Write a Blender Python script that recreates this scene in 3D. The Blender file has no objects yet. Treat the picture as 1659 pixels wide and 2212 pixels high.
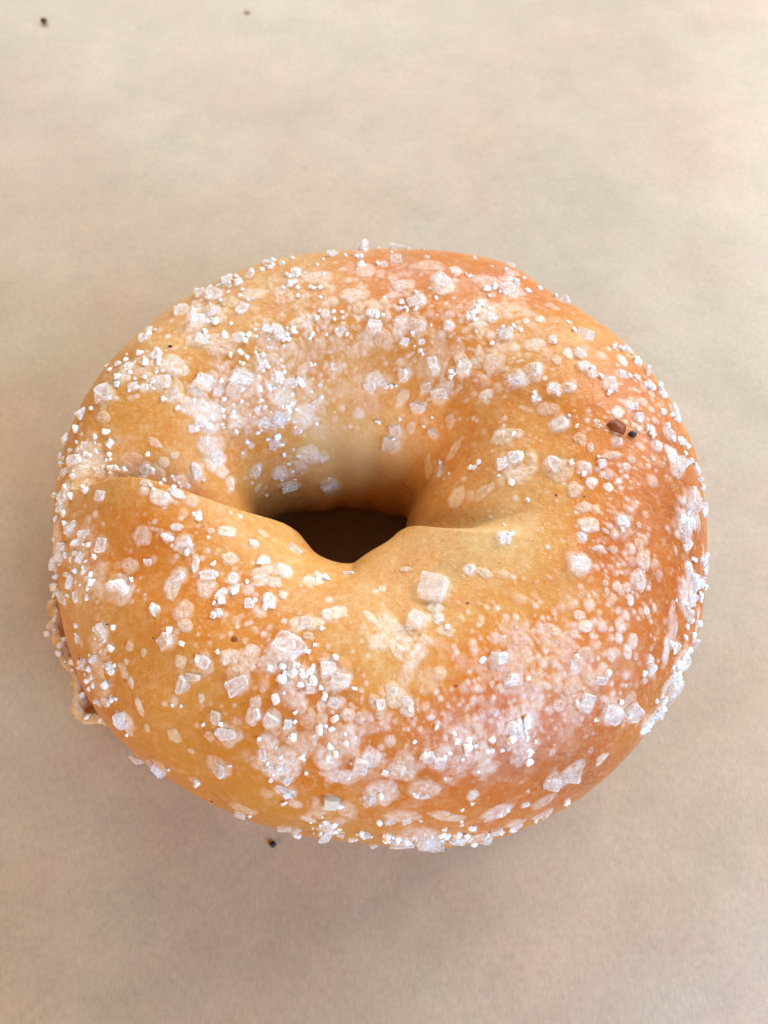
import bpy, bmesh, math
import numpy as np
from mathutils import Vector, Matrix, Quaternion
from mathutils.bvhtree import BVHTree

# ------------------------------------------------------------------ camera, light, exposure
scene = bpy.context.scene
col = scene.collection
rng = np.random.default_rng(11)

W, H = 1659.0, 2212.0                       # the pixel grid in which positions on the crust were measured
TILT = math.radians(25.0)
FPX = (H / 2) / math.tan(math.radians(33.5))
TGT = np.array([0.0005, 0.0065, 0.022])
DIST = 0.130
CAM = TGT + DIST * np.array([0, -math.sin(TILT), math.cos(TILT)])
FW = (TGT - CAM) / DIST
RT = np.array([1.0, 0, 0])
UP = np.cross(RT, FW)

cd = bpy.data.cameras.new('camera')
cam = bpy.data.objects.new('camera', cd)
col.objects.link(cam)
cam.location = CAM
cam.rotation_euler = (TILT, 0, 0)
cd.sensor_fit = 'VERTICAL'
cd.sensor_height = 36.0
cd.lens = 18.0 / math.tan(math.radians(33.5))
cd.clip_start = 0.002
cd.clip_end = 20
cd.dof.use_dof = True
cd.dof.focus_distance = 0.108
cd.dof.aperture_fstop = 26
scene.camera = cam

world = bpy.data.worlds.new('World')
scene.world = world
world.use_nodes = True
world.node_tree.nodes['Background'].inputs[0].default_value = (1.0, 0.78, 0.58, 1)
world.node_tree.nodes['Background'].inputs[1].default_value = 0.05


def area(name, loc, target, size, power, color):
    l = bpy.data.lights.new(name, 'AREA')
    l.shape = 'RECTANGLE'
    l.size, l.size_y = size
    l.energy = power
    l.color = color
    o = bpy.data.objects.new(name, l)
    col.objects.link(o)
    o.location = loc
    o.rotation_euler = (Vector(target) - Vector(loc)).to_track_quat('-Z', 'Y').to_euler()
    return o


area('window_light', (1.12, 1.10, 0.90), (0, 0.02, 0), (1.15, 0.70), 25.0, (1.0, 0.98, 0.95))
area('far_window_light', (-0.30, 1.40, 0.76), (0, 0.05, 0), (1.35, 0.55), 14.5, (0.86, 0.97, 1.0))
area('daylight_from_the_side', (0.38, -0.38, 0.38), (0.03, -0.05, 0), (0.38, 0.36), 4.6, (0.45, 0.67, 1.0))
area('warm_room_lamp', (-0.40, -0.36, 0.25), (-0.04, -0.04, 0), (0.22, 0.22), 1.45, (1.0, 0.52, 0.16))

scene.view_settings.view_transform = 'Standard'
scene.view_settings.look = 'None'
scene.view_settings.gamma = 1.0
scene.view_settings.exposure = 0.36
scene.cycles.use_denoising = True
scene.cycles.max_bounces = 10
scene.cycles.transmission_bounces = 8
scene.cycles.caustics_reflective = False
scene.cycles.caustics_refractive = True
scene.cycles.sample_clamp_indirect = 6


# ------------------------------------------------------------------ helpers
def srgb(r, g, b):
    f = lambda c: (c / 255 / 12.92) if c / 255 <= 0.04045 else ((c / 255 + 0.055) / 1.055) ** 2.4
    return (f(r), f(g), f(b), 1)


def new_mat(name):
    m = bpy.data.materials.new(name)
    m.use_nodes = True
    nt = m.node_tree
    return m, nt, nt.nodes['Principled BSDF']


def node(nt, kind, **kw):
    n = nt.nodes.new(kind)
    for k, v in kw.items():
        if k.startswith('i_'):
            n.inputs[k[2:].replace('_', ' ')].default_value = v
        else:
            setattr(n, k, v)
    return n


def ramp(nt, src, stops, lo=None):
    r = nt.nodes.new('ShaderNodeValToRGB')
    e = r.color_ramp.elements
    while len(e) < len(stops):
        e.new(0.5)
    for el, (p, c) in zip(e, stops):
        el.position = p
        el.color = c if len(c) == 4 else (*c, 1)
    nt.links.new(src, r.inputs[0])
    return r.outputs[0]


def mix(nt, fac, a, b, blend='MIX'):
    n = nt.nodes.new('ShaderNodeMix')
    n.data_type = 'RGBA'
    n.blend_type = blend
    for sock, v in ((n.inputs[0], fac), (n.inputs[6], a), (n.inputs[7], b)):
        if hasattr(v, 'links') or isinstance(v, bpy.types.NodeSocket):
            nt.links.new(v, sock)
        else:
            sock.default_value = v
    return n.outputs[2]


def math_node(nt, op, a, b=None, clamp=False):
    n = nt.nodes.new('ShaderNodeMath')
    n.operation = op
    n.use_clamp = clamp
    for k, v in enumerate((a, b)):
        if v is None:
            continue
        if isinstance(v, bpy.types.NodeSocket):
            nt.links.new(v, n.inputs[k])
        else:
            n.inputs[k].default_value = v
    return n.outputs[0]


# gradient noise on arrays of points, for real relief
_perm = np.random.default_rng(3).permutation(512)
_grad = np.random.default_rng(4).normal(size=(512, 3))
_grad /= np.linalg.norm(_grad, axis=1)[:, None]


def noise3(P):
    P = np.asarray(P, float)
    i = np.floor(P).astype(int)
    f = P - i
    u = f * f * f * (f * (f * 6 - 15) + 10)
    r = 0
    for dx in (0, 1):
        for dy in (0, 1):
            for dz in (0, 1):
                h = _perm[(_perm[(_perm[(i[..., 0] + dx) & 511] + i[..., 1] + dy) & 511] + i[..., 2] + dz) & 511]
                g = _grad[h]
                d = (g[..., 0] * (f[..., 0] - dx) + g[..., 1] * (f[..., 1] - dy) + g[..., 2] * (f[..., 2] - dz))
                w = ((u[..., 0] if dx else 1 - u[..., 0]) * (u[..., 1] if dy else 1 - u[..., 1])
                     * (u[..., 2] if dz else 1 - u[..., 2]))
                r = r + w * d
    return r


def sstep(a, b, x):
    t = np.clip((x - a) / (b - a), 0, 1)
    return t * t * (3 - 2 * t)


def mesh_from(name, verts, faces, mat, attrs=None, smooth=True):
    me = bpy.data.meshes.new(name)
    verts = np.asarray(verts, np.float32)
    faces = np.asarray(faces, np.int32)
    n, k = faces.shape
    me.vertices.add(len(verts))
    me.vertices.foreach_set('co', verts.ravel())
    me.loops.add(n * k)
    me.loops.foreach_set('vertex_index', faces.ravel())
    me.polygons.add(n)
    me.polygons.foreach_set('loop_start', np.arange(0, n * k, k, dtype=np.int32))
    me.polygons.foreach_set('loop_total', np.full(n, k, np.int32))
    if smooth:
        me.polygons.foreach_set('use_smooth', np.ones(n, bool))
    me.update(calc_edges=True)
    for an, v in (attrs or {}).items():
        a = me.attributes.new(an, 'FLOAT', 'POINT')
        a.data.foreach_set('value', np.asarray(v, np.float32))
    me.materials.append(mat)
    return me


def link(name, me, parent=None, loc=None):
    o = bpy.data.objects.new(name, me)
    col.objects.link(o)
    if parent is not None:
        o.parent = parent
    if loc is not None:
        o.location = loc
    return o


# ------------------------------------------------------------------ materials
def crust_material():
    m, nt, bs = new_mat('baked_crust')
    L = nt.links.new
    co = node(nt, 'ShaderNodeTexCoord').outputs['Object']
    tone = node(nt, 'ShaderNodeAttribute', attribute_name='tone').outputs['Fac']
    white = node(nt, 'ShaderNodeAttribute', attribute_name='white').outputs['Fac']
    olive = node(nt, 'ShaderNodeAttribute', attribute_name='olive').outputs['Fac']
    n1 = node(nt, 'ShaderNodeTexNoise', i_Scale=170.0, i_Detail=5.0, i_Roughness=0.65)
    n2 = node(nt, 'ShaderNodeTexNoise', i_Scale=1300.0, i_Detail=4.0, i_Roughness=0.7)
    n3 = node(nt, 'ShaderNodeTexNoise', i_Scale=4200.0, i_Detail=2.0)
    for n in (n1, n2, n3):
        L(co, n.inputs['Vector'])
    t = math_node(nt, 'ADD', tone, math_node(nt, 'MULTIPLY', math_node(nt, 'SUBTRACT', n1.outputs[0], 0.5), 0.55))
    t = math_node(nt, 'ADD', t, math_node(nt, 'MULTIPLY', math_node(nt, 'SUBTRACT', n2.outputs[0], 0.5), 0.6), True)
    base = ramp(nt, t, [(0.0, srgb(222, 182, 122)), (0.25, srgb(213, 150, 76)), (0.5, srgb(207, 122, 42)),
                        (0.75, srgb(198, 106, 34)), (1.0, srgb(172, 86, 30))])
    base = mix(nt, olive, base, srgb(190, 130, 36))
    # pale fine bubbling of the skin
    v = node(nt, 'ShaderNodeTexVoronoi', i_Scale=950.0, i_Randomness=1.0)
    L(co, v.inputs['Vector'])
    dots = ramp(nt, v.outputs['Distance'], [(0.12, (1, 1, 1)), (0.34, (0, 0, 0))])
    gate = ramp(nt, n1.outputs[0], [(0.46, (0, 0, 0)), (0.62, (1, 1, 1))])
    dd = math_node(nt, 'MULTIPLY', math_node(nt, 'MULTIPLY', dots, gate), 0.30)
    base = mix(nt, dd, base, srgb(238, 205, 160))
    n4 = node(nt, 'ShaderNodeTexNoise', i_Scale=620.0, i_Detail=6.0, i_Roughness=0.75)
    L(co, n4.inputs['Vector'])
    hz = ramp(nt, n4.outputs[0], [(0.50, (0, 0, 0)), (0.68, (0.28,) * 3)])
    base = mix(nt, hz, base, srgb(236, 206, 165))
    # brown flecks in the flour
    v2 = node(nt, 'ShaderNodeTexVoronoi', i_Scale=420.0, i_Randomness=1.0)
    L(co, v2.inputs['Vector'])
    fl = ramp(nt, v2.outputs['Distance'], [(0.03, (1, 1, 1)), (0.07, (0, 0, 0))])
    sel = math_node(nt, 'GREATER_THAN', node_sep(nt, v2.outputs['Color']), 0.72)
    base = mix(nt, math_node(nt, 'MULTIPLY', math_node(nt, 'MULTIPLY', fl, sel), 0.65), base, srgb(130, 70, 25))
    # salt residue: cream, mottled, thinner where the noise dips
    wn = math_node(nt, 'MULTIPLY', white, ramp(nt, n2.outputs[0], [(0.32, (0.35,) * 3), (0.62, (1.25,) * 3)]), True)
    wc = ramp(nt, n1.outputs[0], [(0.35, srgb(243, 228, 204)), (0.65, srgb(250, 246, 240))])
    base = mix(nt, wn, base, wc)
    L(base, bs.inputs['Base Color'])
    rg = ramp(nt, n2.outputs[0], [(0.3, (0.28,) * 3), (0.7, (0.46,) * 3)])
    L(rg, bs.inputs['Roughness'])
    bs.inputs['Specular IOR Level'].default_value = 0.36
    L(math_node(nt, 'SUBTRACT', 0.09, math_node(nt, 'MULTIPLY', wn, 0.085), True), bs.inputs['Subsurface Weight'])
    bs.inputs['Subsurface Radius'].default_value = (1.0, 0.62, 0.38)
    bs.inputs['Subsurface Scale'].default_value = 0.0022
    b1 = node(nt, 'ShaderNodeBump', i_Strength=0.6, i_Distance=0.00022)
    L(n2.outputs[0], b1.inputs['Height'])
    b2 = node(nt, 'ShaderNodeBump', i_Strength=0.5, i_Distance=0.00008)
    L(n3.outputs[0], b2.inputs['Height'])
    L(b1.outputs[0], b2.inputs['Normal'])
    b3 = node(nt, 'ShaderNodeBump', i_Strength=0.5, i_Distance=0.00012)
    L(math_node(nt, 'MULTIPLY', dots, gate), b3.inputs['Height'])
    L(b2.outputs[0], b3.inputs['Normal'])
    L(b3.outputs[0], bs.inputs['Normal'])
    return m


def node_sep(nt, colour):
    s = nt.nodes.new('ShaderNodeSeparateColor')
    nt.links.new(colour, s.inputs[0])
    return s.outputs[0]


def salt_material(name, tint, clear, rough):
    """Salt: part clear (light passes through), part milky (light scatters inside), with a wet-looking face."""
    m, nt, bs = new_mat(name)
    L = nt.links.new
    co = node(nt, 'ShaderNodeTexCoord').outputs['Object']
    n = node(nt, 'ShaderNodeTexNoise', i_Scale=2.4, i_Detail=5.0, i_Roughness=0.7)
    L(co, n.inputs['Vector'])
    bs.inputs['Base Color'].default_value = tint
    bs.inputs['IOR'].default_value = 1.5
    bs.inputs['Roughness'].default_value = rough
    b = node(nt, 'ShaderNodeBump', i_Strength=0.5, i_Distance=0.0003)
    L(n.outputs[0], b.inputs['Height'])
    L(b.outputs[0], bs.inputs['Normal'])
    rf = node(nt, 'ShaderNodeBsdfRefraction', i_IOR=1.35, i_Roughness=0.12)
    L(b.outputs[0], rf.inputs['Normal'])
    tr = node(nt, 'ShaderNodeBsdfTransparent')
    bv = node(nt, 'ShaderNodeBevel', samples=4)
    bv.inputs['Radius'].default_value = 0.00028
    geo = node(nt, 'ShaderNodeNewGeometry')
    dt = node(nt, 'ShaderNodeVectorMath', operation='DOT_PRODUCT')
    L(bv.outputs[0], dt.inputs[0])
    L(geo.outputs['True Normal'], dt.inputs[1])
    worn = ramp(nt, dt.outputs['Value'], [(0.90, (0.28,) * 3), (0.995, (1, 1, 1))])
    m1 = node(nt, 'ShaderNodeMixShader')
    m1.inputs[0].default_value = 0.72
    L(rf.outputs[0], m1.inputs[1])
    L(tr.outputs[0], m1.inputs[2])
    m2 = node(nt, 'ShaderNodeMixShader')
    L(math_node(nt, 'MULTIPLY', ramp(nt, n.outputs[0], [(0.40, (clear,) * 3), (0.66, (clear * 0.35,) * 3)]), worn), m2.inputs[0])
    tl = node(nt, 'ShaderNodeBsdfTranslucent')
    tl.inputs['Color'].default_value = tint
    m3 = node(nt, 'ShaderNodeMixShader')
    m3.inputs[0].default_value = 0.15
    L(bs.outputs[0], m3.inputs[1])
    L(tl.outputs[0], m3.inputs[2])
    L(m3.outputs[0], m2.inputs[1])
    L(m1.outputs[0], m2.inputs[2])
    out = [x for x in nt.nodes if x.type == 'OUTPUT_MATERIAL'][0]
    L(m2.outputs[0], out.inputs['Surface'])
    return m


def plain(name, c, rough=0.6, var=0.25, scale=3.0):
    m, nt, bs = new_mat(name)
    co = node(nt, 'ShaderNodeTexCoord').outputs['Object']
    n = node(nt, 'ShaderNodeTexNoise', i_Scale=scale, i_Detail=4.0)
    nt.links.new(co, n.inputs['Vector'])
    d = tuple(x * (1 - var) for x in c[:3]) + (1,)
    e = tuple(min(1, x * (1 + var)) for x in c[:3]) + (1,)
    nt.links.new(ramp(nt, n.outputs[0], [(0.3, d), (0.7, e)]), bs.inputs['Base Color'])
    bs.inputs['Roughness'].default_value = rough
    b = node(nt, 'ShaderNodeBump', i_Strength=0.5, i_Distance=0.0001)
    nt.links.new(n.outputs[0], b.inputs['Height'])
    nt.links.new(b.outputs[0], bs.inputs['Normal'])
    return m


def paper_material():
    m, nt, bs = new_mat('kraft_paper')
    L = nt.links.new
    co = node(nt, 'ShaderNodeTexCoord').outputs['Object']
    a = node(nt, 'ShaderNodeTexNoise', i_Scale=55.0, i_Detail=5.0, i_Roughness=0.6)
    b = node(nt, 'ShaderNodeTexNoise', i_Scale=900.0, i_Detail=5.0, i_Roughness=0.75)
    mp = node(nt, 'ShaderNodeMapping')
    mp.inputs['Scale'].default_value = (2600, 700, 1)
    mp.inputs['Rotation'].default_value = (0, 0, 0.5)
    c = node(nt, 'ShaderNodeTexNoise', i_Scale=1.0, i_Detail=4.0, i_Roughness=0.7)
    L(co, a.inputs['Vector']); L(co, b.inputs['Vector']); L(co, mp.inputs['Vector']); L(mp.outputs[0], c.inputs['Vector'])
    base = ramp(nt, a.outputs[0], [(0.32, srgb(183, 158, 129)), (0.5, srgb(188, 163, 134)), (0.68, srgb(193, 168, 139))])
    d1 = node(nt, 'ShaderNodeTexNoise', i_Scale=30.0, i_Detail=6.0, i_Roughness=0.62)
    d2 = node(nt, 'ShaderNodeTexNoise', i_Scale=140.0, i_Detail=5.0, i_Roughness=0.7)
    L(co, d1.inputs['Vector']); L(co, d2.inputs['Vector'])
    base = mix(nt, 0.8, base, ramp(nt, d1.outputs[0], [(0.36, (1.06, 0.98, 0.96)), (0.5, (1, 1, 1)), (0.64, (0.95, 1.01, 0.98))]), 'MULTIPLY')
    base = mix(nt, 0.8, base, ramp(nt, d2.outputs[0], [(0.34, (0.93, 0.92, 0.92)), (0.5, (1, 1, 1)), (0.66, (1.06, 1.05, 1.04))]), 'MULTIPLY')
    f1 = ramp(nt, b.outputs[0], [(0.3, (0.86,) * 3), (0.7, (1.10,) * 3)])
    base = mix(nt, 0.8, base, f1, 'MULTIPLY')
    f2 = ramp(nt, c.outputs[0], [(0.3, (0.87,) * 3), (0.65, (1.07,) * 3)])
    base = mix(nt, 0.75, base, f2, 'MULTIPLY')
    L(base, bs.inputs['Base Color'])
    bs.inputs['Roughness'].default_value = 0.52
    bs.inputs['Specular IOR Level'].default_value = 1.0
    s = math_node(nt, 'ADD', b.outputs[0], c.outputs[0])
    bp = node(nt, 'ShaderNodeBump', i_Strength=0.25, i_Distance=0.0001)
    L(s, bp.inputs['Height'])
    L(bp.outputs[0], bs.inputs['Normal'])
    return m


M_CRUST = crust_material()
M_CLEAR = salt_material('clear_salt', (1.0, 0.99, 0.97, 1), 0.92, 0.05)
M_MILKY = salt_material('milky_salt', (1.0, 0.985, 0.96, 1), 0.76, 0.08)
M_GRAIN = plain('crushed_salt', (0.94, 0.935, 0.92, 1), 0.22, 0.05)
M_CREAM = salt_material('cream_salt', (0.95, 0.91, 0.78, 1), 0.2, 0.25)
M_PAPER = paper_material()
M_SEED = plain('poppy_seed_skin', srgb(34, 28, 28), 0.45, 0.4)
M_FLAKE = plain('toasted_flake', srgb(140, 70, 26), 0.55, 0.35)
M_CRUMB = plain('brown_crumb', srgb(96, 62, 48), 0.8, 0.3)

# ------------------------------------------------------------------ paper
g = 260
xs = np.linspace(-0.36, 0.36, g)
ys = np.linspace(-0.30, 0.42, g)
X, Y = np.meshgrid(xs, ys, indexing='ij')
Z = 0.0011 * noise3(np.stack([X * 16, Y * 16, X * 0], -1)) + 0.0005 * noise3(np.stack([X * 45 + 7, Y * 45, X * 0], -1))
Z *= sstep(0.045, 0.10, np.hypot(X, Y - 0.005))
idx = np.arange(g * g).reshape(g, g)
F = np.stack([idx[:-1, :-1], idx[1:, :-1], idx[1:, 1:], idx[:-1, 1:]], -1).reshape(-1, 4)
paper = link('paper_sheet', mesh_from('paper_sheet', np.stack([X, Y, Z], -1).reshape(-1, 3), F, M_PAPER))
paper['kind'] = 'structure'
paper['label'] = 'brown kraft paper sheet under the bagel'
paper['category'] = 'paper'

# ------------------------------------------------------------------ the bagel's body
ORG = np.array([-0.004, 0.0055])
RO = [(5269.72, 0.0), (190.22, -41.58), (62.1, 13.68), (0.02, 5.08), (-32.74, -0.07), (13.95, -10.28), (4.56, 6.99), (-6.52, -7.49), (1.79, -1.35), (-18.3, -4.03), (2.19, 1.02), (-1.28, 0.28), (1.56, 3.87), (-1.98, -6.52), (-3.18, 0.02), (-2.38, 0.32), (-1.99, 2.48), (0.23, 0.65), (-0.12, 1.24), (-0.27, -0.27), (0.39, 0.64), (-0.1, -1.28), (-2.23, 0.15), (-0.6, -0.55), (-1.24, 2.84), (0.45, -0.01)]
RI = [(965.81, 0.0), (-110.91, 11.48), (79.3, 0.2), (-16.64, -64.71), (7.97, 26.2), (-4.09, -27.22), (-18.14, 15.24), (8.25, -14.16), (-16.65, 12.36), (3.76, -0.44)]


def series(cs, th):
    r = cs[0][0] * np.ones_like(th)
    for k, (a, b) in enumerate(cs[1:], 1):
        r = r + 2 * (a * np.cos(k * th) - b * np.sin(k * th))
    return r * 1e-5


def wrap(a):
    return (a + np.pi) % (2 * np.pi) - np.pi


SEAM = np.polyfit((0, .12, .3, .5, .7, 1), (228, 218.5, 203, 192.5, 186.5, 181.5), 3)

FOLD = np.polyfit((0, .1, .21, .36, .6), (308, 316, 327, 337, 343), 3)


def crust(th, ph):
    """Points of the crust for angle th around the hole and ph around the rope of dough (0 = outer side, pi/2 = top)."""
    ri, ro = series(RI, th), series(RO, th)
    ri = ri + 0.0035 * np.exp(-(wrap(th - math.radians(182)) / 0.26) ** 2)
    c, s = np.cos(ph), np.sin(ph)
    x = np.where(s > 0, np.sign(c) * np.abs(c) ** 0.95, np.sign(c) * np.abs(c) ** 0.75)
    z = np.where(s > 0, 0.019 + 0.0235 * np.abs(s) ** 0.95, 0.019 - 0.019 * np.abs(s) ** 0.6)
    u = (x + 1) / 2
    seam = np.radians(np.polyval(SEAM, u))
    d = wrap(th - seam) * (ri + u * (ro - ri))
    near = sstep(-0.0002, 0.0003, d)
    rm, w = (ri + ro) / 2, (ro - ri) / 2
    rho = rm + w * x
    er = np.stack([np.cos(th), np.sin(th)], -1)
    et = np.stack([-np.sin(th), np.cos(th)], -1)
    P = np.concatenate([ORG + rho[..., None] * er, z[..., None]], -1)
    N = np.concatenate([c[..., None] * er, s[..., None]], -1)
    top = sstep(-0.35, 0.25, s)
    # seam on the left: the front end of the rope laps over the back end
    fade = (1 - sstep(0.42, 0.78, u)) * top
    lift = fade * (near * 0.0026 * np.exp(-(np.clip(d, 0, 1) / 0.0095) ** 2)
                   - (1 - near) * (0.0095 * np.exp(-(np.clip(-d, 0, 1) / 0.0105) ** 1.5) + 0.0045 * np.exp(-(np.clip(-d, 0, 1) / 0.0024) ** 2)))
    over = fade * near * 0.0031 * np.exp(-(np.clip(d, 0, 1) / 0.005) ** 2)
    # softer fold on the right
    fold = np.radians(np.polyval(FOLD, np.clip(u, 0, .6)))
    d2 = -wrap(th - fold) * rho
    fade2 = (1 - sstep(0.08, 0.46, u)) * top
    near2 = sstep(-0.0008 - 0.006 * u, 0.0006 + 0.006 * u, d2)
    lift2 = fade2 * (near2 * 0.0022 * np.exp(-(np.clip(d2, 0, 1) / 0.009) ** 2)
                     - (1 - near2) * 0.0030 * np.exp(-(np.clip(-d2, 0, 1) / 0.006) ** 2))
    over2 = fade2 * near2 * 0.0014 * np.exp(-(np.clip(d2, 0, 1) / 0.005) ** 2)
    # notch in the front lip of the hole
    d3 = wrap(th - math.radians(269.0)) * rho
    lift3 = -0.0026 * np.exp(-(np.abs(d3) / 0.0017) ** 1.2) * (1 - sstep(0.03, 0.22, u)) * top
    lift3 = lift3 + 0.0003 * np.exp(-((d3 - 0.0042) / 0.0028) ** 2) * (1 - sstep(0.05, 0.3, u)) * top
    # shallow furrow on the outer left, above the seam
    d4 = wrap(th - math.radians(176.0)) * rho
    lift4 = -0.0011 * np.exp(-(d4 / 0.005) ** 2) * sstep(0.5, 0.75, u) * top
    P[..., 2] += (lift + lift2 + lift3) * np.clip(s + 0.4, 0, 1)
    P += N * (lift4 + 0.25 * (lift + lift2))[..., None]
    P[..., :2] -= et * over[..., None]
    P[..., :2] += et * over2[..., None]
    # lumps of the dough
    q = P.copy()
    lump = (0.0017 * noise3(q * 42 + 3.1) + 0.0006 * noise3(q * 110 + 9.7) + 0.00010 * noise3(q * 300)
            + 0.00004 * noise3(q * 800))
    P += N * (lump * sstep(-0.8, -0.2, s))[..., None]
    P[..., 2] = np.maximum(P[..., 2], 0.0003)
    return P, N, u, s


NB, NQ = 900, 300
th = np.linspace(0, 2 * np.pi, NB, endpoint=False)
ph = np.linspace(0, 2 * np.pi, NQ, endpoint=False)


def quads(a, b):
    i = np.arange(a * b).reshape(a, b)
    j = np.roll(i, -1, 0)
    return np.stack([i, j, np.roll(j, -1, 1), np.roll(i, -1, 1)], -1).reshape(-1, 4)


PB, *_ = crust(*np.meshgrid(th, ph, indexing='ij'))
bvh = BVHTree.FromPolygons(PB.reshape(-1, 3).tolist(), quads(NB, NQ).tolist())
CV = Vector(CAM)


def on_crust(x, y):
    """Where the sight line through pixel (x, y) first meets the bagel: point, normal, metres per pixel."""
    d = FW + RT * ((x - W / 2) / FPX) - UP * ((y - H / 2) / FPX)
    d = Vector(d / np.linalg.norm(d))
    p, n, f, t = bvh.ray_cast(CV, d)
    if p is None:                                   # just past the outline: the nearest point of the side
        s = CV + d * 0.118
        p, n, f, t = bvh.find_nearest(s)
        d = (p - CV).normalized()
    n = n if n.dot(d) < 0 else -n
    depth = (p - CV).dot(Vector(FW))
    return p, n, depth / FPX


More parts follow.
